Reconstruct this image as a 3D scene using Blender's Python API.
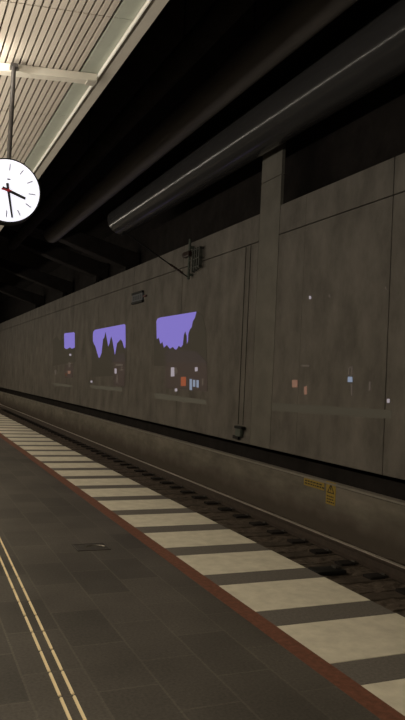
import bpy, bmesh, math, random
from mathutils import Vector, Matrix

for o in list(bpy.data.objects):
    bpy.data.objects.remove(o)
SC = bpy.context.scene
COL = SC.collection
random.seed(7)

# ---------------------------------------------------------------- camera, world, light, exposure
cam_d = bpy.data.cameras.new('camera')
cam = bpy.data.objects.new('camera', cam_d)
COL.objects.link(cam)
cam_d.sensor_width = 36.0
cam_d.lens = 35.0
cam_d.clip_start = 0.05
cam_d.clip_end = 300
YAW, PITCH, ROLL, EYE = math.radians(23.13), math.radians(1.53), math.radians(2.67), 1.62
_F = Vector((math.sin(YAW) * math.cos(PITCH), math.cos(YAW) * math.cos(PITCH), math.sin(PITCH)))
_R = Vector((math.cos(YAW), -math.sin(YAW), 0))
_U = _R.cross(_F)
_R2 = math.cos(ROLL) * _R + math.sin(ROLL) * _U
_U2 = -math.sin(ROLL) * _R + math.cos(ROLL) * _U
m3 = Matrix((_R2, _U2, -_F)).transposed()
cam.matrix_world = Matrix.Translation((0, 0, EYE)) @ m3.to_4x4()
SC.camera = cam

world = bpy.data.worlds.new('underground')
SC.world = world
world.use_nodes = True
world.node_tree.nodes['Background'].inputs[0].default_value = (0.9, 0.85, 0.8, 1)
world.node_tree.nodes['Background'].inputs[1].default_value = 0.007

def strip_light(name, loc, direction, width, length, power, color):
    d = bpy.data.lights.new(name, 'AREA')
    d.shape = 'RECTANGLE'
    d.size = width
    d.size_y = length
    d.energy = power
    d.color = color
    o = bpy.data.objects.new(name, d)
    COL.objects.link(o)
    z = -Vector(direction).normalized()
    y = Vector((0, 1, 0))
    x = y.cross(z).normalized()
    o.matrix_world = Matrix.Translation(loc) @ Matrix((x, y, z)).transposed().to_4x4()
    return o
WARM = (1.0, 0.86, 0.64)
# the row of line lamps hung over the middle of the platform: light down and a weaker light up
for k in range(16):
    yc = -2 + 4.0 * k
    strip_light('platform_lamp_down', (-1.1, yc, 3.45), (0.42, 0, -0.9), 0.12, 3.99, 1050 / 16, WARM)
    strip_light('platform_lamp_up', (0.0, yc, 3.50), (0.35, 0, 0.94), 0.10, 3.99, 740 / 16, (1.0, 0.90, 0.74))
# small spot fitting beside the clock beam, just left of the view
strip_light('beam_lamp', (0.38, 6.30, 4.26), (0.25, 1.0, 0.35), 0.10, 0.10, 6.0, (1.0, 0.93, 0.80))

SC.view_settings.view_transform = 'Standard'
SC.view_settings.look = 'None'
SC.view_settings.gamma = 1.0
SC.view_settings.use_curve_mapping = False
SC.view_settings.exposure = 0.0

# ---------------------------------------------------------------- materials
def srgb(r, g, b):
    f = lambda c: (c / 255 / 12.92) if c / 255 <= 0.04045 else ((c / 255 + 0.055) / 1.055) ** 2.4
    return (f(r), f(g), f(b), 1)

def mat(name, color, rough=0.7, metal=0.0, vary=0.0, scale=4.0, bump=0.0, bscale=40.0, emit=None, estr=0.0, stretch=(1, 1, 1), spec=0.5):
    m = bpy.data.materials.new(name)
    m.use_nodes = True
    nt = m.node_tree
    b = nt.nodes['Principled BSDF']
    c = color if len(color) == 4 else (*color, 1)
    b.inputs['Base Color'].default_value = c
    b.inputs['Roughness'].default_value = rough
    b.inputs['Metallic'].default_value = metal
    b.inputs['Specular IOR Level'].default_value = spec
    geo = nt.nodes.new('ShaderNodeNewGeometry')
    mp = nt.nodes.new('ShaderNodeMapping')
    mp.inputs['Scale'].default_value = stretch
    nt.links.new(geo.outputs['Position'], mp.inputs['Vector'])
    if vary:
        n = nt.nodes.new('ShaderNodeTexNoise')
        n.inputs['Scale'].default_value = scale
        n.inputs['Detail'].default_value = 6
        n.inputs['Roughness'].default_value = 0.65
        nt.links.new(mp.outputs[0], n.inputs['Vector'])
        r = nt.nodes.new('ShaderNodeValToRGB')
        r.color_ramp.elements[0].position = 0.3
        r.color_ramp.elements[1].position = 0.7
        r.color_ramp.elements[0].color = tuple(x * (1 - vary) for x in c[:3]) + (1,)
        r.color_ramp.elements[1].color = tuple(min(1, x * (1 + vary)) for x in c[:3]) + (1,)
        nt.links.new(n.outputs['Fac'], r.inputs[0])
        nt.links.new(r.outputs[0], b.inputs['Base Color'])
    if bump:
        n2 = nt.nodes.new('ShaderNodeTexNoise')
        n2.inputs['Scale'].default_value = bscale
        n2.inputs['Detail'].default_value = 4
        nt.links.new(geo.outputs['Position'], n2.inputs['Vector'])
        bp = nt.nodes.new('ShaderNodeBump')
        bp.inputs['Strength'].default_value = bump
        bp.inputs['Distance'].default_value = 0.02
        nt.links.new(n2.outputs['Fac'], bp.inputs['Height'])
        nt.links.new(bp.outputs[0], b.inputs['Normal'])
    if emit:
        b.inputs['Emission Color'].default_value = emit if len(emit) == 4 else (*emit, 1)
        b.inputs['Emission Strength'].default_value = estr
    return m

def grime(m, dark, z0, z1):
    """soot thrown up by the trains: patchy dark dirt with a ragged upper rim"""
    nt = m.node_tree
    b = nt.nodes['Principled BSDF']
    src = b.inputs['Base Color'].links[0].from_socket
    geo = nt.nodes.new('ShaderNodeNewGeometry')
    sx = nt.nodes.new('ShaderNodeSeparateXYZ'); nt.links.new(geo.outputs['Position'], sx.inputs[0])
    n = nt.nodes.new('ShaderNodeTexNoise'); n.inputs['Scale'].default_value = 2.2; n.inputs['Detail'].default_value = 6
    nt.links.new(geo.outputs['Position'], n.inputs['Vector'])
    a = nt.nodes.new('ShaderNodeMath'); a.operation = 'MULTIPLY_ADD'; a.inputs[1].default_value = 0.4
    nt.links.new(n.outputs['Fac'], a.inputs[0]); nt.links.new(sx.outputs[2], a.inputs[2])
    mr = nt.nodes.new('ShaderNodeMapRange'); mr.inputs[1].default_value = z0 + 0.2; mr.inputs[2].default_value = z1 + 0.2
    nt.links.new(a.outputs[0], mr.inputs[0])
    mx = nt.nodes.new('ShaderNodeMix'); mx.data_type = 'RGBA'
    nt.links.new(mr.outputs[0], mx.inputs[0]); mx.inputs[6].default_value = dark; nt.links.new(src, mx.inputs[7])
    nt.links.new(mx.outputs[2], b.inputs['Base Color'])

def tile_material():
    m = bpy.data.materials.new('granite_tiles')
    m.use_nodes = True
    nt = m.node_tree
    b = nt.nodes['Principled BSDF']
    geo = nt.nodes.new('ShaderNodeNewGeometry')
    sx = nt.nodes.new('ShaderNodeSeparateXYZ')
    cx = nt.nodes.new('ShaderNodeCombineXYZ')
    nt.links.new(geo.outputs['Position'], sx.inputs[0])
    ax = nt.nodes.new('ShaderNodeMath'); ax.operation = 'ADD'; ax.inputs[1].default_value = 20 * 0.3333 + 0.0
    ay = nt.nodes.new('ShaderNodeMath'); ay.operation = 'ADD'; ay.inputs[1].default_value = 20 * 0.62 + 0.22
    nt.links.new(sx.outputs[0], ax.inputs[0]); nt.links.new(sx.outputs[1], ay.inputs[0])
    nt.links.new(ay.outputs[0], cx.inputs[0]); nt.links.new(ax.outputs[0], cx.inputs[1])
    br = nt.nodes.new('ShaderNodeTexBrick')
    br.offset = 0.5
    br.inputs['Scale'].default_value = 1.0
    br.inputs['Brick Width'].default_value = 0.62
    br.inputs['Row Height'].default_value = 0.3333
    br.inputs['Mortar Size'].default_value = 0.007
    br.inputs['Mortar Smooth'].default_value = 0.2
    br.inputs['Color1'].default_value = TILE1
    br.inputs['Color2'].default_value = TILE2
    br.inputs['Mortar'].default_value = TILEM
    nt.links.new(cx.outputs[0], br.inputs['Vector'])
    n = nt.nodes.new('ShaderNodeTexNoise'); n.inputs['Scale'].default_value = 60; n.inputs['Detail'].default_value = 5
    nt.links.new(geo.outputs['Position'], n.inputs['Vector'])
    n3 = nt.nodes.new('ShaderNodeTexNoise'); n3.inputs['Scale'].default_value = 1.3; n3.inputs['Detail'].default_value = 3
    nt.links.new(geo.outputs['Position'], n3.inputs['Vector'])
    mr = nt.nodes.new('ShaderNodeMapRange'); mr.inputs[1].default_value = 0.3; mr.inputs[2].default_value = 0.7; mr.inputs[3].default_value = 0.75; mr.inputs[4].default_value = 1.25
    nt.links.new(n.outputs['Fac'], mr.inputs[0])
    mr3 = nt.nodes.new('ShaderNodeMapRange'); mr3.inputs[1].default_value = 0.3; mr3.inputs[2].default_value = 0.7; mr3.inputs[3].default_value = 0.8; mr3.inputs[4].default_value = 1.2
    nt.links.new(n3.outputs['Fac'], mr3.inputs[0])
    mu = nt.nodes.new('ShaderNodeMath'); mu.operation = 'MULTIPLY'
    nt.links.new(mr.outputs[0], mu.inputs[0]); nt.links.new(mr3.outputs[0], mu.inputs[1])
    mx = nt.nodes.new('ShaderNodeVectorMath'); mx.operation = 'SCALE'
    nt.links.new(br.outputs['Color'], mx.inputs[0]); nt.links.new(mu.outputs[0], mx.inputs['Scale'])
    nt.links.new(mx.outputs[0], b.inputs['Base Color'])
    b.inputs['Roughness'].default_value = 0.55
    b.inputs['Specular IOR Level'].default_value = 0.25
    return m

TILE1 = (0.050, 0.046, 0.041, 1)
TILE2 = (0.076, 0.069, 0.061, 1)
TILEM = (0.088, 0.080, 0.069, 1)
M = {
    'tiles': tile_material(),
    'stone_light': mat('pale_limestone', (0.56, 0.53, 0.44), 0.75, vary=0.14, scale=7, bump=0.05, spec=0.2),
    'stone_dark': mat('grey_granite', (0.125, 0.115, 0.105), 0.7, vary=0.25, scale=50, spec=0.2),
    'red_strip': mat('rust_red_tile', (0.135, 0.058, 0.038), 0.7, vary=0.3, scale=25, spec=0.2),
    'brass': mat('worn_brass', (0.88, 0.74, 0.48), 0.45, 0.15),
    'iron': mat('cast_iron', (0.040, 0.036, 0.032), 0.6, 0.2, vary=0.4, scale=30),
    'steel_edge': mat('brushed_steel_edge', (0.30, 0.28, 0.25), 0.35, 0.8),
    'concrete': mat('stained_concrete', (0.178, 0.165, 0.150), 0.9, vary=0.28, scale=1.3, bump=0.12, bscale=18, stretch=(1, 1.3, 0.75), spec=0.15),
    'concrete_pillar': mat('pillar_concrete', (0.19, 0.18, 0.16), 0.9, vary=0.16, scale=1.7, bump=0.1, bscale=18, spec=0.15),
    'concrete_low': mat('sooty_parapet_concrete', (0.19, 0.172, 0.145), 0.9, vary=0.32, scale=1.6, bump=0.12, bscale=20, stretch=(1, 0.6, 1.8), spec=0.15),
    'coping': mat('coping_concrete', (0.27, 0.25, 0.22), 0.85, vary=0.12, scale=4, spec=0.15),
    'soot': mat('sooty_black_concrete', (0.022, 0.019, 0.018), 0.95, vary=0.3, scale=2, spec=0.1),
    'groove': mat('joint_shadow_gap', (0.03, 0.027, 0.024), 0.95, spec=0.1),
    'slat': mat('oak_slat', (0.50, 0.45, 0.39), 0.6, vary=0.08, scale=3, stretch=(3, 0.3, 3), spec=0.25),
    'slat_back': mat('ceiling_void_felt', (0.16, 0.14, 0.115), 0.95, spec=0.1),
    'metal_panel': mat('pale_green_metal_panel', (0.40, 0.42, 0.36), 0.55, vary=0.06, scale=2, spec=0.3),
    'channel': mat('grey_metal_channel', (0.46, 0.43, 0.38), 0.5, vary=0.05, scale=3, spec=0.3),
    'lip': mat('white_metal_lip', (0.90, 0.88, 0.83), 0.4),
    'beam': mat('white_painted_beam', (0.66, 0.62, 0.54), 0.5, vary=0.04, scale=5),
    'duct': mat('dark_duct_metal', (0.048, 0.047, 0.049), 0.17, 0.0, vary=0.15, scale=3, stretch=(1, .2, 1), spec=0.16),
    'duct_rough': mat('dull_duct_metal', (0.085, 0.078, 0.075), 0.6, 0.0, vary=0.2, scale=3, stretch=(1, .2, 1)),
    'black_metal': mat('black_painted_metal', (0.012, 0.012, 0.012), 0.6, spec=0.2),
    'pole': mat('dark_grey_pole', (0.045, 0.04, 0.038), 0.5),
    'grey_metal': mat('galvanised_steel', (0.10, 0.105, 0.095), 0.5, 0.4, vary=0.2, scale=10),
    'dial': mat('lit_clock_dial', (0.8, 0.8, 0.82), 0.4, emit=srgb(238, 240, 255), estr=0.92),
    'ink': mat('black_dial_ink', (0.012, 0.012, 0.02), 0.6),
    'tick': mat('grey_dial_ink', (0.10, 0.10, 0.14), 0.6),
    'red': mat('red_enamel', (0.55, 0.02, 0.04), 0.5),
    'ballast': mat('dirty_ballast', (0.100, 0.081, 0.066), 0.95, vary=0.5, scale=14, bump=0.8, bscale=22, spec=0.1),
    'sleeper': mat('oily_sleeper', (0.080, 0.065, 0.053), 0.9, vary=0.35, scale=6, bump=0.2, spec=0.1),
    'rail': mat('rusty_rail_side', (0.050, 0.036, 0.028), 0.75, 0.2, vary=0.25, scale=12),
    'rail_top': mat('worn_rail_head', (0.42, 0.38, 0.34), 0.5, 0.3),
    'yellow': mat('dull_yellow_sign', (0.33, 0.23, 0.03), 0.6, vary=0.15, scale=30),
    'sign_ink': mat('sign_black_ink', (0.03, 0.022, 0.01), 0.7),
    'sign_grey': mat('slate_sign_face', (0.085, 0.095, 0.115), 0.6),
    'red_lamp': mat('dull_red_plastic', (0.10, 0.03, 0.03), 0.6),
    'insul': mat('brown_insulator', (0.030, 0.014, 0.010), 0.4),
    'green_grey': mat('grey_green_mast', (0.075, 0.09, 0.075), 0.6, vary=0.2, scale=12),
}
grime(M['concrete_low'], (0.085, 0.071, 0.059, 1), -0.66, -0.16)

def proj_mat(name, base, e, s):
    return mat(name, base, 0.9, emit=e, estr=s, spec=0.05)
DIM = (0.12, 0.113, 0.10)
PM = {
    'sky': proj_mat('projected_dusk_sky', DIM, srgb(118, 106, 190), 1.0),
    'leaf': proj_mat('projected_tree_dusk', (0.152, 0.142, 0.130), srgb(4, 5, 2), 1.0),
    'brick': proj_mat('projected_brick_house', (0.14, 0.134, 0.122), srgb(32, 19, 21), 1.0),
    'roof': proj_mat('projected_house_roof', (0.14, 0.134, 0.122), srgb(26, 18, 24), 1.0),
    'pale': proj_mat('projected_window_white', DIM, srgb(150, 142, 150), 1.0),
    'dimpale': proj_mat('projected_window_dim', DIM, srgb(66, 58, 52), 1.0),
    'orange': proj_mat('projected_window_orange', DIM, srgb(132, 62, 36), 1.0),
    'orangedim': proj_mat('projected_window_rust', DIM, srgb(62, 30, 18), 1.0),
    'blue': proj_mat('projected_window_blue', DIM, srgb(118, 130, 150), 1.0),
    'peach': proj_mat('projected_window_peach', DIM, srgb(112, 80, 66), 1.0),
    'lawndim': proj_mat('projected_lawn_faint', (0.165, 0.158, 0.145), srgb(27, 26, 20), 1.0),
    'lawn': proj_mat('projected_lawn', (0.165, 0.158, 0.145), srgb(44, 42, 34), 1.0),
}

# ---------------------------------------------------------------- helpers
def box(bm, x0, x1, y0, y1, z0, z1, mi=0):
    v = [bm.verts.new(p) for p in ((x0, y0, z0), (x1, y0, z0), (x1, y1, z0), (x0, y1, z0), (x0, y0, z1), (x1, y0, z1), (x1, y1, z1), (x0, y1, z1))]
    for q in ((0, 3, 2, 1), (4, 5, 6, 7), (0, 1, 5, 4), (1, 2, 6, 5), (2, 3, 7, 6), (3, 0, 4, 7)):
        f = bm.faces.new([v[i] for i in q])
        f.material_index = mi

def prism_xz(bm, pts, y0, y1, mi=0):
    a = [bm.verts.new((x, y0, z)) for x, z in pts]
    b = [bm.verts.new((x, y1, z)) for x, z in pts]
    n = len(pts)
    fs = [bm.faces.new(a), bm.faces.new(b[::-1])]
    for i in range(n):
        fs.append(bm.faces.new((a[i], b[i], b[(i + 1) % n], a[(i + 1) % n])))
    for f in fs:
        f.material_index = mi

def prism_yz(bm, pts, x0, x1, mi=0):
    a = [bm.verts.new((x0, y, z)) for y, z in pts]
    b = [bm.verts.new((x1, y, z)) for y, z in pts]
    n = len(pts)
    fs = [bm.faces.new(a), bm.faces.new(b[::-1])]
    for i in range(n):
        fs.append(bm.faces.new((a[i], b[i], b[(i + 1) % n], a[(i + 1) % n])))
    for f in fs:
        f.material_index = mi

def tube(bm, p0, p1, r0, r1=None, seg=16, mi=0):
    r1 = r0 if r1 is None else r1
    p0, p1 = Vector(p0), Vector(p1)
    d = (p1 - p0).normalized()
    u = d.orthogonal().normalized()
    w = d.cross(u)
    A, B = [], []
    for i in range(seg):
        t = 2 * math.pi * i / seg
        c = u * math.cos(t) + w * math.sin(t)
        A.append(bm.verts.new(p0 + c * r0)); B.append(bm.verts.new(p1 + c * r1))
    fs = [bm.faces.new([bm.verts.new(v.co) for v in A[::-1]]), bm.faces.new([bm.verts.new(v.co) for v in B])]
    for i in range(seg):
        f = bm.faces.new((A[i], A[(i + 1) % seg], B[(i + 1) % seg], B[i]))
        f.smooth = seg > 8
        fs.append(f)
    for f in fs:
        f.material_index = mi

def obj(name, bm, mats, parent=None, bevel=0.0, label=None):
    bmesh.ops.recalc_face_normals(bm, faces=bm.faces)
    me = bpy.data.meshes.new(name)
    bm.to_mesh(me)
    bm.free()
    for m in (mats if isinstance(mats, (list, tuple)) else [mats]):
        me.materials.append(m)
    o = bpy.data.objects.new(name, me)
    COL.objects.link(o)
    if parent is not None:
        o.parent = parent
    if bevel:
        md = o.modifiers.new('bevel', 'BEVEL')
        md.width = bevel
        md.segments = 2
        md.limit_method = 'ANGLE'
    if label:
        o['label'] = label
    return o

def tag(o, label, cat, group=None, kind=None):
    o['label'] = label
    o['category'] = cat
    if group: o['group'] = group
    if kind: o['kind'] = kind
    return o

def empty(name, loc):
    o = bpy.data.objects.new(name, None)
    o.empty_display_size = 0.1
    o.location = loc
    COL.objects.link(o)
    return o

def struct(name, bm, mats, label, cat, bevel=0.0):
    o = obj(name, bm, mats, None, bevel)
    return tag(o, label, cat, kind='structure')

def copy_tree(o, loc):
    c = o.copy()
    COL.objects.link(c)
    c.location = loc
    for ch in list(o.children):
        d = ch.copy()
        COL.objects.link(d)
        d.parent = c
    return c

NB = bmesh.new
Y0, Y1 = -6.0, 76.0
XE = 3.36          # platform edge
XW = 7.0           # face of the tall concrete wall
BED = -0.80        # bottom of the track trough
RAILZ = -0.55

# ---------------------------------------------------------------- setting
b = NB(); box(b, -8, 2.235, Y0, Y1, -0.25, 0)
struct('floor', b, M['tiles'], 'dark grey granite tile platform floor', 'floor')

b = NB()
y = 3.465 - 0.932 * 10
while y < Y1:
    box(b, 2.37, XE, y + 0.002, y + 0.633, -0.12, 0, 0)
    box(b, 2.37, XE, y + 0.637, y + 0.930, -0.12, -0.001, 1)
    y += 0.932
box(b, 2.37, XE - 0.03, Y0, Y1, -0.3, -0.121, 1)
struct('trim_1', b, [M['stone_light'], M['stone_dark']], 'platform edge band of pale and grey stone blocks', 'platform edge', bevel=0.004)

b = NB(); box(b, 2.235, 2.37, Y0, Y1, -0.25, 0.0015)
struct('trim_2', b, M['red_strip'], 'rust red line along the platform edge stones', 'safety line')

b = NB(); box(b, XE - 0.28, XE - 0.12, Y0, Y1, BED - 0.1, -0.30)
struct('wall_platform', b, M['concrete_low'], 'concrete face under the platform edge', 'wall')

b = NB(); box(b, -8, 8.2, Y0, Y1, BED - 0.3, BED - 0.1)
struct('trackbed', b, M['soot'], 'dark base of the track trough', 'ground')

# tall wall of cast panels: grooves are real gaps in front of a dark backing
b = NB()
ZB, ZJ, ZT = 0.245, 4.67, 5.28
g = 0.012
ys = [Y0, 0.0, 4.5, 9.0]
ys.append(11.64)
yy = 13.56
ys.append(yy)
while yy < Y1:
    yy += 4.5
    ys.append(min(yy, Y1))
for i in range(len(ys) - 1):
    a, c = ys[i] + (0.004 if ys[i] == 11.64 else g), ys[i + 1] - (0.004 if ys[i + 1] == 11.64 else g)
    box(b, XW, XW + 0.30, a, c, ZB, ZJ - g)
    box(b, XW, XW + 0.30, a, c, ZJ + g, ZT)
box(b, XW + 0.06, XW + 0.28, Y0, Y1, ZB + 0.01, ZT - 0.02, 1)
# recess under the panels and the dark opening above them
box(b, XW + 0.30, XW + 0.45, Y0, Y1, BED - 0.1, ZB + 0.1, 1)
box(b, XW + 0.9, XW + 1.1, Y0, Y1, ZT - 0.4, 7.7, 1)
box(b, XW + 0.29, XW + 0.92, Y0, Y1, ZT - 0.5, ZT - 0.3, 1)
struct('wall_right', b, [M['concrete'], M['soot']], 'tall concrete panel wall behind the track', 'wall')

# pilaster that runs up past the wall top
b = NB()
box(b, XW - 0.010, XW + 0.06, 12.66, 13.54, ZB, 5.92)
box(b, XW - 0.010, XW + 0.06, 12.66, 13.54, 5.94, 7.65)
struct('trim_3', b, M['concrete_pillar'], 'concrete pilaster rising past the wall top into the dark', 'pillar')

# low parapet in front of the wall
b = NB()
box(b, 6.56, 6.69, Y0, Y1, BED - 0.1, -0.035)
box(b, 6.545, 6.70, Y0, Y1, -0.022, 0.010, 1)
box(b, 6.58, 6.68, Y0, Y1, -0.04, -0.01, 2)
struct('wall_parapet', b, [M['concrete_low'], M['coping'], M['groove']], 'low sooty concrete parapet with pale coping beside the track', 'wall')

b = NB(); box(b, 6.69, 7.32, Y0, Y1, BED - 0.1, -0.35)
struct('trim_4', b, M['soot'], 'dark bottom of the gap behind the parapet', 'gap')

# platform ceiling: slats on a slope, pale panel, channel with bright lip
SL = 0.10
def cz(x): return 4.51 + SL * (x - 1.58)
b = NB()
x = 1.405 - 0.062
joints = [5.45 - 1.2 * 9 + 1.2 * k for k in range(70)]
while x > -3.2:
    last = Y0
    for jy in joints + [Y1]:
        if (jy > 16 and jy < Y1) or jy <= Y0: continue
        prism_xz(b, [(x, cz(x)), (x + 0.044, cz(x + 0.044)), (x + 0.044, cz(x + 0.044) + 0.035), (x, cz(x) + 0.035)], last + 0.008, min(jy, Y1) - 0.008, 0)
        last = jy
    x -= 0.062
prism_xz(b, [(-8, cz(-3.2) + 0.036), (-3.2, cz(-3.2) + 0.036), (1.41, cz(1.41) + 0.036), (1.41, cz(1.41) + 0.10), (-3.2, cz(-3.2) + 0.1), (-8, cz(-3.2) + 0.1)], Y0, Y1, 1)
struct('ceiling', b, [M['slat'], M['slat_back']], 'sloping platform ceiling of pale wooden slats', 'ceiling')

b = NB()
yy = 5.45 - 1.2 * 9
while yy < Y1:
    prism_xz(b, [(1.412, cz(1.412) + 0.003), (1.574, cz(1.574) + 0.003), (1.574, cz(1.574) + 0.06), (1.412, cz(1.412) + 0.06)], yy + 0.005, yy + 1.195, 0)
    yy += 1.2
struct('trim_5', b, [M['metal_panel']], 'pale green metal panels between the slats and the ceiling edge', 'ceiling panel')

b = NB()
prism_xz(b, [(1.590, 4.500), (1.722, 4.500), (1.722, 5.0), (1.70, 5.0), (1.70, 4.56), (1.590, 4.56)], Y0, Y1, 0)
prism_xz(b, [(1.578, 4.476), (1.589, 4.476), (1.589, 4.56), (1.578, 4.56)], Y0, Y1, 1)
struct('trim_6', b, [M['channel'], M['lip']], 'grey ceiling edge channel with a bright lip', 'ceiling edge')

b = NB()
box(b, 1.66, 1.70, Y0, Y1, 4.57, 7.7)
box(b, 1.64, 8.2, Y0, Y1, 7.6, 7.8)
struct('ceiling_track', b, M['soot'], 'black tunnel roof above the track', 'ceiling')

b = NB(); box(b, -8.2, -8, Y0, Y1, -0.3, 5)
struct('wall_left', b, M['concrete'], 'far side wall of the platform hall', 'wall')
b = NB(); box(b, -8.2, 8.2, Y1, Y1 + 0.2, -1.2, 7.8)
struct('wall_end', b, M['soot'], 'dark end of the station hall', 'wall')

# ---------------------------------------------------------------- track
b = NB()
nx = 28
random.seed(3)
rows = []                       # (y, level): 1 = between the sleepers, 0 = the bed under a sleeper
for k in range(-3, 57):
    c = 7.1 + 0.62 * k
    rows += [(c - 0.142, 1), (c - 0.135, 0), (c + 0.135, 0), (c + 0.142, 1), (c + 0.22, 1), (c + 0.31, 1), (c + 0.40, 1)]
YL = rows[-1][0]
def bal(i, y, lev):
    x = XE - 0.1 + (6.55 - XE + 0.1) * i / nx
    if not lev:
        return (x, y, RAILZ - 0.172 - 0.150)
    z = BED + 0.068 + random.uniform(-0.016, 0.014)
    if min(abs(x - 5.72), abs(x - 4.215)) < 0.13: z = min(z, RAILZ - 0.180)
    if x > 5.83: z = BED - 0.02 + random.uniform(-0.02, 0.0)
    return (x, y, z)
grid = [[b.verts.new(bal(i, y, lev)) for y, lev in rows] for i in range(nx + 1)]
for i in range(nx):
    for j in range(len(rows) - 1):
        b.faces.new((grid[i][j], grid[i + 1][j], grid[i + 1][j + 1], grid[i][j + 1]))
far = [b.verts.new((XE - 0.1, YL, BED + 0.04)), b.verts.new((6.55, YL, BED + 0.04)), b.verts.new((6.55, Y1 - .1, BED + 0.04)), b.verts.new((XE - 0.1, Y1 - .1, BED + 0.04))]
b.faces.new(far)
tag(obj('ballast', b, M['ballast']), 'dirty brown track ballast between the rails and platform', 'ballast', kind='stuff')

def rail(x, label):
    r = empty('rail', (x, 2, RAILZ - 0.172))
    b = NB()
    prof = [(-.075, 0), (.075, 0), (.075, .012), (.012, .032), (.010, .120), (.035, .132), (.035, .166), (-.035, .166), (-.035, .132), (-.010, .120), (-.012, .032), (-.075, .012)]
    prism_xz(b, prof, 0, Y1 - 2.1)
    obj('rail_body', b, M['rail'], r)
    b = NB()
    prism_xz(b, [(-.035, .166), (.035, .166), (.030, .172), (-.030, .172)], 0, Y1 - 2.1)
    obj('running_surface', b, M['rail_top'], r, label='bright worn top of the rail')
    return tag(r, label, 'rail', 'rails of the track')
rail(5.72, 'brown steel rail with a worn shiny head running below the concrete parapet')
rail(4.215, 'steel rail on the platform side of the track, tucked below the platform edge')

def make_sleeper():
    r = empty('railway_sleeper', (0, 0, 0))
    b = NB()
    prism_yz(b, [(-.13, -.14), (.13, -.14), (.105, 0.0), (-.105, 0.0)], 3.72, 6.10)
    obj('sleeper_body', b, M['sleeper'], r, bevel=0.01)
    for xr in (5.72, 4.215):
        for s in (-1, 1):
            b = NB()
            box(b, xr + s * 0.115 - 0.035, xr + s * 0.115 + 0.035, -.05, .05, 0.0, 0.028)
            tube(b, (xr + s * 0.115, -.03, .03), (xr + s * 0.115, .03, .03), .016, seg=8)
            obj('rail_clip', b, M['iron'], r)
        b = NB(); box(b, xr - 0.37, xr - 0.15, -0.085, 0.085, -0.002, 0.035)
        obj('dark_pad', b, M['soot'], r, bevel=0.008, label='dark pad on the sleeper beside the rail')
    return tag(r, 'dark oily sleeper lying across the track ballast under the two rails', 'sleeper', 'sleepers under the rails')
sl = make_sleeper()
sl.location = (0, 7.1 - 0.62 * 3, RAILZ - 0.1745)
for k in range(1, 60):
    copy_tree(sl, (0, 7.1 + 0.62 * (k - 3), RAILZ - 0.1745))

tp = empty('track_plate', (4.98, 7.42, RAILZ - 0.165))
b = NB(); box(b, -0.20, 0.22, -0.12, 0.12, 0.003, 0.045)
obj('plate', b, M['black_metal'], tp, bevel=0.01)
b = NB(); box(b, 0.10, 0.18, -0.05, 0.05, 0.045, 0.075)
obj('cable_gland', b, M['iron'], tp, bevel=0.005)
tag(tp, 'flat black box lying between the rails beside the platform edge', 'track box')

# ---------------------------------------------------------------- platform details
def make_bar():
    b = NB()
    L, w, h = 0.143, 0.0085, 0.006
    n = 8
    ring = []
    for s in (1, -1):
        for i in range(n + 1):
            t = math.pi * i / n
            ring.append((w * math.cos(t) * s, s * (L - w) + w * math.sin(t) * s))
    lo = [b.verts.new((x, y, 0)) for x, y in ring]
    hi = [b.verts.new((x * .75, y * .995, h)) for x, y in ring]
    b.faces.new(lo[::-1]); b.faces.new(hi)
    for i in range(len(ring)):
        j = (i + 1) % len(ring)
        b.faces.new((lo[i], lo[j], hi[j], hi[i]))
    return obj('guide_bar', b, M['brass'])
gb = make_bar()
first = True
for row, (x0, sx, lab, grp) in enumerate(((0.905 - 0.0, 0.0191, 'short brass guide bar set in the floor, in the row nearer the platform edge', 'guide bars of the row nearer the edge'),
                             (0.835 - 0.0, 0.0165, 'short brass guide bar set in the floor, in the row farther from the platform edge', 'guide bars of the row farther from the edge'))):
    for k in range(-2, 12):
        yc = 3.651 + 0.3035 * k
        o = gb if first else gb.copy()
        if not first: COL.objects.link(o)
        first = False
        o.location = (x0 + sx * (yc - 5.0), yc, 0.0)
        o.rotation_euler.z = -sx
        tag(o, lab, 'guide bar', grp)

ht = empty('floor_hatch', (1.705, 6.43, 0))
b = NB(); box(b, -.145, .145, -.115, .115, 0.0, 0.004)
obj('cover', b, M['iron'], ht)
b = NB()
for (a0, a1, c0, c1) in ((-.155, -.143, -.125, .125), (.143, .155, -.125, .125), (-.155, .155, -.125, -.113), (-.155, .155, .113, .125)):
    box(b, a0, a1, c0, c1, 0.0, 0.006)
obj('hatch_frame', b, M['pole'], ht)
b = NB()
pts = [(0.03 + 0.10 * math.cos(t), -0.05 + 0.09 * math.sin(t)) for t in [math.radians(20 + 12 * i) for i in range(12)]]
for p, q in zip(pts, pts[1:]):
    tube(b, (p[0], p[1], .007), (q[0], q[1], .007), .005, seg=6)
obj('lifting_ring', b, M['steel_edge'], ht, label='curved bright lifting ring')
tag(ht, 'dark rectangular floor hatch with a curved ring between the guide bars and the red line', 'floor hatch')

# ---------------------------------------------------------------- station clock and its beam
bt = empty('ceiling_beam', (0, 6.64, 4.2))
b = NB()
xa, xb = -3.0, 1.572
def bz(x, d): return cz(x) - d - 4.2
prism_xz(b, [(xa, bz(xa, .085)), (xb, bz(xb, .075)), (xb, bz(xb, .001)), (xa, bz(xa, .001))], -0.06, 0.05)
obj('beam_body', b, M['beam'], bt, bevel=0.006)
b = NB()
prism_xz(b, [(1.48, bz(1.48, .083)), (xb, bz(xb, .083)), (xb, bz(xb, .07)), (1.48, bz(1.48, .07))], -0.063, 0.053)
obj('end_plate', b, M['channel'], bt, label='grey plate at the outer end of the beam')
tag(bt, 'white crossbeam under the slatted ceiling above the clock', 'ceiling beam')

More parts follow.
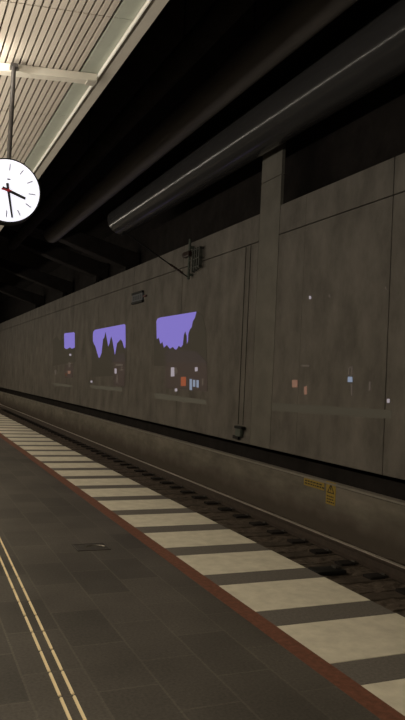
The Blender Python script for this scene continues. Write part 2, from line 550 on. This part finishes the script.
ck = empty('station_clock', (0.783, 6.50, 3.222))
RC = 0.280
b = NB()
tube(b, (0, -0.055, 0), (0, 0.075, 0), RC + 0.012, seg=64)
obj('case', b, M['black_metal'], ck, label='thin black round case')
b = NB()
tube(b, (0, -0.062, 0), (0, -0.0555, 0), RC - 0.002, seg=64)
obj('dial', b, M['dial'], ck, label='lit white dial')
b = NB()
tube(b, (0, 0.0755, 0), (0, 0.082, 0), RC - 0.002, seg=64)
obj('dial', b, M['dial'], ck, label='lit white dial on the far side')
def hand(name, ang, r0, r1, w0, w1, y, m, label=None):
    b = NB()
    a = math.radians(ang)
    d = Vector((math.sin(a), math.cos(a))); p = Vector((d.y, -d.x))
    pts = [d * r0 - p * w0, d * r0 + p * w0, d * r1 + p * w1, d * r1 - p * w1]
    prism_xz(b, [(q.x, q.y) for q in pts], y - .003, y)
    return obj(name, b, m, ck, label=label)
for k in range(12):
    ln = 0.050
    hand('hour_mark', 30 * k + 1, 0.185 if k % 3 else 0.180, 0.240, 0.0035, 0.0035, -0.0625, M['tick'])
hand('hour_hand', 109, -0.055, 0.162, 0.014, 0.012, -0.066, M['ink'])
hand('minute_hand', 169, -0.065, 0.245, 0.012, 0.008, -0.070, M['ink'])
hand('second_hand', 274, -0.03, 0.060, 0.005, 0.007, -0.074, M['red'], 'red second hand tail')
b = NB(); tube(b, (0, -0.079, 0), (0, -0.062, 0), 0.014, seg=20)
obj('hub', b, M['red'], ck, label='red hub')
b = NB(); box(b, -0.014, 0.014, -0.0635, -0.0622, 0.096, 0.107)
obj('maker_mark', b, M['ink'], ck)
b = NB()
ztop = cz(0.783) - 3.222 - 0.03
tube(b, (0, 0.01, RC + 0.005), (0, 0.01, ztop - 0.005), 0.021, seg=16)
obj('pole', b, M['pole'], ck, label='dark grey hanging pole')
b = NB(); box(b, -0.03, 0.035, -0.02, 0.078, ztop - 0.035, ztop - 0.004)
obj('ceiling_bracket', b, M['pole'], ck)
tag(ck, 'round white lit station clock with black hands hanging on a dark pole', 'clock')

# ---------------------------------------------------------------- ducts and beams over the track
def duct(x, z, r, y0, y1, m, label, seg=96, flange=True):
    t = empty('ventilation_duct', (x, y0, z))
    b = NB(); tube(b, (0, 0, 0), (0, y1 - y0, 0), r, seg=seg)
    obj('duct_body', b, m, t)
    b = NB(); tube(b, (0, y1 - y0 - 0.01, 0), (0, y1 - y0 + 0.03, 0), r * 0.93, seg=seg)
    obj('end_cap', b, M['black_metal'], t)
    k = 0
    yy = 4.0
    while yy < y1 - y0 - 2:
        b = NB()
        s = r * 0.72
        tube(b, (-s * .2, yy, r * .95), (-s * .2, yy, 7.62 - z), 0.012, seg=8)
        obj('hanger_rod', b, M['black_metal'], t)
        yy += 5.5
    return tag(t, label, 'duct')
duct(6.30, 6.665, 0.475, Y0 + .1, 22.0, M['duct'], 'large round dark duct above the track with a long thin glint, nearest the concrete wall')
duct(4.50, 6.35, 0.275, Y0 + .1, 24.3, M['duct_rough'], 'dull dark duct above the track, second from the concrete wall')
duct(3.40, 6.13, 0.17, Y0 + .1, 26.0, M['soot'], 'slim dark duct above the track, nearest the platform ceiling edge')

for yb, z7, lab in ((25.0, 5.68, 'dark sloping beam across the tunnel roof, nearest beyond the end of the ducts'),
                    (29.3, 5.85, 'dark sloping beam across the tunnel roof, second beyond the ducts'),
                    (36.0, 5.80, 'dark sloping beam across the tunnel roof, third beyond the ducts'),
                    (44.0, 5.80, 'dark sloping beam across the tunnel roof, farthest beyond the ducts')):
    t = empty('roof_beam', (7.0, yb, z7))
    b = NB()
    prism_xz(b, [(-5.25, 1.62), (0.85, -0.26), (0.85, 0.45), (-5.25, 1.9)], -0.3, 0.3)
    obj('beam_body', b, M['soot'], t, bevel=0.03)
    b = NB(); box(b, 0.30, 0.45, -0.36, 0.36, -0.36, -0.1)
    obj('bearing_block', b, M['soot'], t)
    tag(t, lab, 'roof beam')

# ---------------------------------------------------------------- catenary support on the wall
cs = empty('catenary_support', (XW - 0.03, 17.3, 4.25))
b = NB()
tube(b, (-0.10, 0, 0.0), (-0.10, 0, 1.08), 0.035, seg=12)
obj('mast_tube', b, M['green_grey'], cs)
for z in (0.12, 0.86):
    b = NB()
    box(b, -0.13, 0.0, -0.05, 0.05, z - 0.035, z + 0.035)
    obj('wall_bracket', b, M['green_grey'], cs, bevel=0.005)
b = NB(); box(b, -0.20, -0.06, -0.16, 0.30, 0.60, 0.74)
obj('tensioner_box', b, M['insul'], cs, bevel=0.02)
b = NB()
for i in range(4):
    box(b, -0.12, -0.03, -0.72 + 0.15 * i, -0.67 + 0.15 * i, 0.22 - 0.02 * i, 0.78)
for z in (0.26, 0.48, 0.72):
    box(b, -0.11, -0.04, -0.72, -0.06, z, z + 0.03)
obj('cable_rack', b, M['grey_metal'], cs)
P0, P1 = Vector((-0.12, 0, 0.06)), Vector((-1.95, 0, 1.05))
b = NB(); tube(b, P0, P1, 0.017, seg=10)
arm = obj('arm', b, M['black_metal'], cs)
b = NB()
d = (P1 - P0).normalized()
for i in range(6):
    c = P0 + d * (0.20 + 0.065 * i)
    tube(b, c, c + d * 0.02, 0.048, 0.028, seg=14)
tube(b, P0 + d * 0.17, P0 + d * 0.60, 0.028, seg=12)
obj('insulator', b, M['insul'], cs)
b = NB(); tube(b, P1 + Vector((0, 0, 0.0)), P1 + Vector((-0.03, 0, -0.11)), 0.02, seg=8)
obj('wire_clamp', b, M['black_metal'], cs)
tag(cs, 'grey overhead wire support with a slanting black arm fixed high on the concrete wall', 'catenary support')
# ---------------------------------------------------------------- signs and boxes on the walls
sg = empty('wall_sign', (XW - 0.01, 21.95, 4.03))
b = NB(); box(b, -0.05, -0.0, -0.55, 0.55, 0.02, 0.27)
obj('sign_panel', b, M['sign_grey'], sg, label='slate grey sign face')
b = NB(); box(b, -0.075, 0, -0.56, 0.56, 0.265, 0.335)
obj('frame_bar', b, M['black_metal'], sg)
b = NB(); box(b, -0.075, 0, -0.56, 0.56, -0.045, 0.025)
obj('frame_bar', b, M['black_metal'], sg)
b = NB()
for i in range(4):
    y0 = 0.39 - 0.24 * i
    for (a, c, e, f) in ((0, .03, .08, .21), (-.095, -.065, .08, .21), (-.095, .03, .08, .105), (-.095, .03, .185, .21)):
        box(b, -0.054, -0.049, y0 + a, y0 + c, e, f)
obj('lettering', b, M['ink'], sg, label='faint dark blocky characters')
b = NB(); box(b, -0.05, 0, -0.85, -0.56, 0.11, 0.17)
obj('side_bracket', b, M['red_lamp'], sg, bevel=0.01, label='dull reddish side bracket')
tag(sg, 'small slate grey sign with black top and bottom bars high on the concrete wall', 'sign')

ys_ = empty('warning_notice', (6.56, 10.26, -0.150))
b = NB(); box(b, -0.006, 0, -0.32, 0.32, 0, 0.125)
obj('plate', b, M['yellow'], ys_, bevel=0.002)
b = NB()
for r in range(2):
    yy = 0.28
    random.seed(5 + r)
    while yy > -0.26:
        w = random.uniform(0.03, 0.08)
        box(b, -0.0075, -0.006, yy - w, yy, 0.075 - 0.045 * r, 0.098 - 0.045 * r)
        yy -= w + 0.022
obj('lettering', b, M['sign_ink'], ys_)
tag(ys_, 'wide yellow warning notice with two dark lines on the low parapet', 'warning sign')

yt = empty('warning_sign', (6.56, 9.74, -0.345))
b = NB(); box(b, -0.006, 0, -0.135, 0.135, 0, 0.37)
obj('plate', b, M['yellow'], yt, bevel=0.002)
b = NB()
tri = [(0.105, 0.185), (-0.105, 0.185), (0, 0.35)]
cen = Vector((0, 0.24))
inn = [tuple(cen + (Vector(p) - cen) * 0.70) for p in tri]
for i in range(3):
    j = (i + 1) % 3
    prism_yz(b, [tri[i], tri[j], inn[j], inn[i]], -0.0078, -0.006)
obj('triangle', b, M['sign_ink'], yt, label='black warning triangle')
b = NB()
prism_yz(b, [(0.008, 0.315), (-0.018, 0.315), (-0.004, 0.262), (-0.02, 0.262), (0.006, 0.205), (0.002, 0.245), (0.02, 0.245)], -0.0078, -0.006)
obj('lightning_bolt', b, M['sign_ink'], yt)
b = NB()
for r in range(3):
    yy = 0.105
    random.seed(15 + r)
    while yy > -0.09:
        w = random.uniform(0.025, 0.05)
        box(b, -0.0075, -0.006, yy - w, yy, 0.12 - 0.045 * r, 0.142 - 0.045 * r)
        yy -= w + 0.015
obj('lettering', b, M['sign_ink'], yt)
tag(yt, 'upright yellow warning sign with a black triangle on the low parapet', 'warning sign')

jb = empty('junction_box', (XW - 0.03, 13.98, 0.36))
b = NB(); box(b, -0.07, 0, -0.12, 0.13, 0.02, 0.20)
obj('box_body', b, M['green_grey'], jb, bevel=0.01)
b = NB(); box(b, -0.10, 0, -0.24, 0.13, 0.195, 0.25)
obj('lid', b, M['black_metal'], jb, bevel=0.005)
for yy, top in ((0.10, 4.27), (-0.14, 4.27)):
    b = NB(); tube(b, (-0.018, yy, 0.28), (-0.018, yy, top), 0.009, seg=8)
    obj('conduit', b, M['groove'], jb, label='thin dark conduit running up the wall')
b = NB(); box(b, -0.05, 0, 0.02, 0.30, -0.05, 0.025)
obj('cable_spout', b, M['black_metal'], jb, bevel=0.006)
tag(jb, 'small black junction box low on the wall at the left foot of the pilaster', 'junction box')

# ---------------------------------------------------------------- pictures projected on the wall
def picture(data, label):
    ys = [p[0] for part in data for p in part[2]]
    zs = [p[1] for part in data for p in part[2]]
    base = ((max(ys) + min(ys)) / 2, min(zs))
    t = empty('projected_picture', (XW, base[0], base[1]))
    depth = {'sky': .003, 'lawn': .003, 'tree': .006, 'house': .009, 'roof': .012, 'window': .015}
    house = None
    for name, m, pts in data:
        b = NB()
        d = depth[name]
        prism_yz(b, [(p[0] - base[0], p[1] - base[1]) for p in pts], -d, -0.0005)
        if name == 'house':
            house = obj(name, b, PM[m], t)
        else:
            obj(name, b, PM[m], house if house and name in ('roof', 'window') else t)
    return tag(t, label, 'projected picture', 'landscape pictures along the wall')

P3 = [
   ('sky','sky',[(20.08,3.3),(19.99,3.37),(19.78,3.39),(16.94,3.37),(16.91,2.89),(17.26,2.29),(19.89,2.33)]),
   ('tree','leaf',[(20.25,2.92),(19.95,2.75),(19.78,2.78),(19.62,2.59),(19.45,2.65),(19.3,2.47),(19.06,2.55),(18.79,2.43),(18.56,2.48),(18.31,2.37),(18.09,2.5),(17.93,2.45),(17.79,2.52),(17.75,2.79),(17.66,2.88),(17.54,2.75),(17.5,2.53),(17.42,2.61),(17.42,2.8),(17.33,2.92),(17.2,2.98),(17.15,3.12),(17.02,3.21),(16.91,3.38),(16.49,3.23),(16.25,2.86),(16.08,1.94),(20.11,1.94)]),
   ('house','brick',[(19.11,2.35),(18.79,2.41),(16.84,2.31),(16.09,2.02),(15.98,1.32),(18.97,1.3)]),
   ('roof','roof',[(19.2,2.35),(18.79,2.43),(16.78,2.32),(16.03,2.02),(19.07,2.05)]),
   ('window','pale',[(18.61,1.9),(18.34,1.9),(18.31,1.65),(18.58,1.64)]),
   ('window','dimpale',[(18.34,1.9),(18.15,1.9),(18.13,1.73),(18.31,1.73)]),
   ('window','pale',[(18.22,1.31),(18.07,1.32),(18.05,1.24),(18.21,1.23)]),
   ('window','pale',[(16.84,1.91),(16.66,1.91),(16.65,1.81),(16.82,1.8)]),
   ('window','orange',[(17.8,1.64),(17.44,1.65),(17.41,1.41),(17.77,1.39)]),
   ('window','blue',[(17.16,1.6),(17.01,1.6),(16.97,1.31),(17.13,1.31)]),
   ('window','blue',[(16.93,1.58),(16.78,1.58),(16.76,1.4),(16.91,1.4)]),
   ('window','blue',[(16.69,1.58),(16.55,1.58),(16.53,1.39),(16.67,1.39)]),
   ('window','dimpale',[(16.35,1.63),(16.25,1.63),(16.23,1.45),(16.33,1.45)]),
   ('lawn','lawn',[(19.9,1.13),(16.05,1.09),(16.03,0.98),(19.87,0.96)]),
]
P2 = [
   ('sky','sky',[(27.78,3.22),(27.74,3.32),(27.46,3.38),(23.45,3.39),(23.31,3.35),(23.18,2.72),(23.22,2.17),(26.94,2.16),(27.71,2.85)]),
   ('tree','leaf',[(27.91,3.06),(27.54,2.81),(27.3,2.72),(27.05,2.52),(26.71,2.26),(26.53,2.24),(26.28,2.43),(26.16,2.96),(26.0,3.0),(25.87,3.22),(25.69,3.02),(25.56,2.87),(25.37,2.64),(25.2,2.78),(25.14,2.91),(25.03,3.02),(24.83,2.84),(24.69,2.66),(24.42,2.31),(24.31,2.54),(24.23,2.74),(24.0,2.81),(23.81,2.87),(23.58,2.79),(23.41,2.63),(23.29,2.54),(23.07,2.58),(22.9,1.63),(27.59,1.48)]),
   ('house','brick',[(24.58,2.07),(23.15,2.1),(23.01,1.25),(24.42,1.23)]),
   ('roof','roof',[(24.77,2.06),(24.49,2.33),(23.26,2.38),(23.04,2.1)]),
   ('window','pale',[(24.35,1.84),(24.1,1.84),(24.07,1.66),(24.31,1.66)]),
   ('window','dimpale',[(24.24,2.0),(23.37,2.0),(23.36,1.93),(24.23,1.93)]),
   ('window','dimpale',[(23.74,1.82),(23.31,1.82),(23.3,1.77),(23.73,1.76)]),
   ('window','dimpale',[(24.08,1.61),(23.93,1.61),(23.88,1.33),(24.03,1.33)]),
   ('window','pale',[(27.75,1.33),(27.5,1.34),(27.48,1.26),(27.74,1.26)]),
   ('lawn','lawn',[(27.75,1.16),(23.35,1.19),(23.33,1.05),(27.72,1.02)]),
]
P1 = [
   ('sky','sky',[(33.34,3.44),(33.21,3.48),(31.25,3.44),(31.1,3.4),(30.92,2.7),(33.16,2.72)]),
   ('tree','leaf',[(36.0,3.25),(35.03,3.41),(34.23,3.14),(33.29,3.25),(33.13,2.77),(32.54,2.7),(31.92,2.77),(31.49,2.7),(30.89,2.74),(30.65,2.1),(35.64,1.91)]),
   ('house','brick',[(32.8,1.96),(31.12,2.01),(30.99,1.41),(32.65,1.35)]),
   ('window','pale',[(31.93,2.48),(31.56,2.47),(31.54,2.38),(31.91,2.39)]),
   ('window','dimpale',[(32.01,2.09),(31.63,2.09),(31.58,1.86),(31.95,1.86)]),
   ('window','peach',[(32.08,1.7),(31.54,1.7),(31.51,1.56),(32.05,1.56)]),
   ('window','orangedim',[(32.64,1.59),(32.21,1.59),(32.18,1.45),(32.61,1.45)]),
   ('window','dimpale',[(35.16,1.71),(34.76,1.71),(34.71,1.52),(35.11,1.51)]),
   ('lawn','lawn',[(35.16,1.06),(31.17,1.07),(31.14,0.95),(35.13,0.94)]),
]
P4 = [
   ('window','peach',[(11.87,1.68),(11.68,1.68),(11.67,1.54),(11.85,1.53)]),
   ('window','peach',[(11.42,1.56),(11.33,1.57),(11.32,1.42),(11.4,1.41)]),
   ('window','dimpale',[(11.54,1.97),(11.27,1.97),(11.27,1.94),(11.54,1.94)]),
   ('window','dimpale',[(11.51,2.33),(11.44,2.33),(11.43,2.3),(11.51,2.3)]),
   ('window','blue',[(10.01,1.77),(9.9,1.77),(9.89,1.68),(10.01,1.68)]),
   ('window','dimpale',[(10.02,1.94),(9.99,1.94),(9.98,1.8),(10.01,1.8)]),
   ('window','dimpale',[(9.93,1.94),(9.9,1.94),(9.89,1.8),(9.92,1.8)]),
   ('window','dimpale',[(10.01,1.94),(9.9,1.94),(9.9,1.92),(10.01,1.92)]),
   ('window','dimpale',[(9.92,1.65),(9.89,1.65),(9.87,1.45),(9.9,1.45)]),
   ('window','dimpale',[(9.42,1.7),(9.39,1.7),(9.38,1.56),(9.42,1.55)]),
   ('window','pale',[(8.94,1.44),(8.89,1.44),(8.89,1.38),(8.94,1.38)]),
   ('window','pale',[(11.38,3.28),(11.32,3.27),(11.31,3.22),(11.37,3.22)]),
   ('window','dimpale',[(10.72,3.24),(10.67,3.24),(10.67,3.19),(10.72,3.2)]),
   ('window','dimpale',[(9.11,3.22),(9.08,3.22),(9.07,3.17),(9.11,3.18)]),
   ('lawn','lawndim',[(12.87,1.19),(8.82,1.27),(8.82,1.13),(12.85,1.03)]),
]
picture(P3, 'large purple sky picture on the wall above a house with orange and blue windows')
picture(P2, 'middle purple sky picture on the wall with tall pointed trees')
picture(P1, 'smallest and farthest picture on the wall with a small square of purple sky')
picture(P4, 'faint dark picture right of the pilaster with a few house lights and pale lawn')
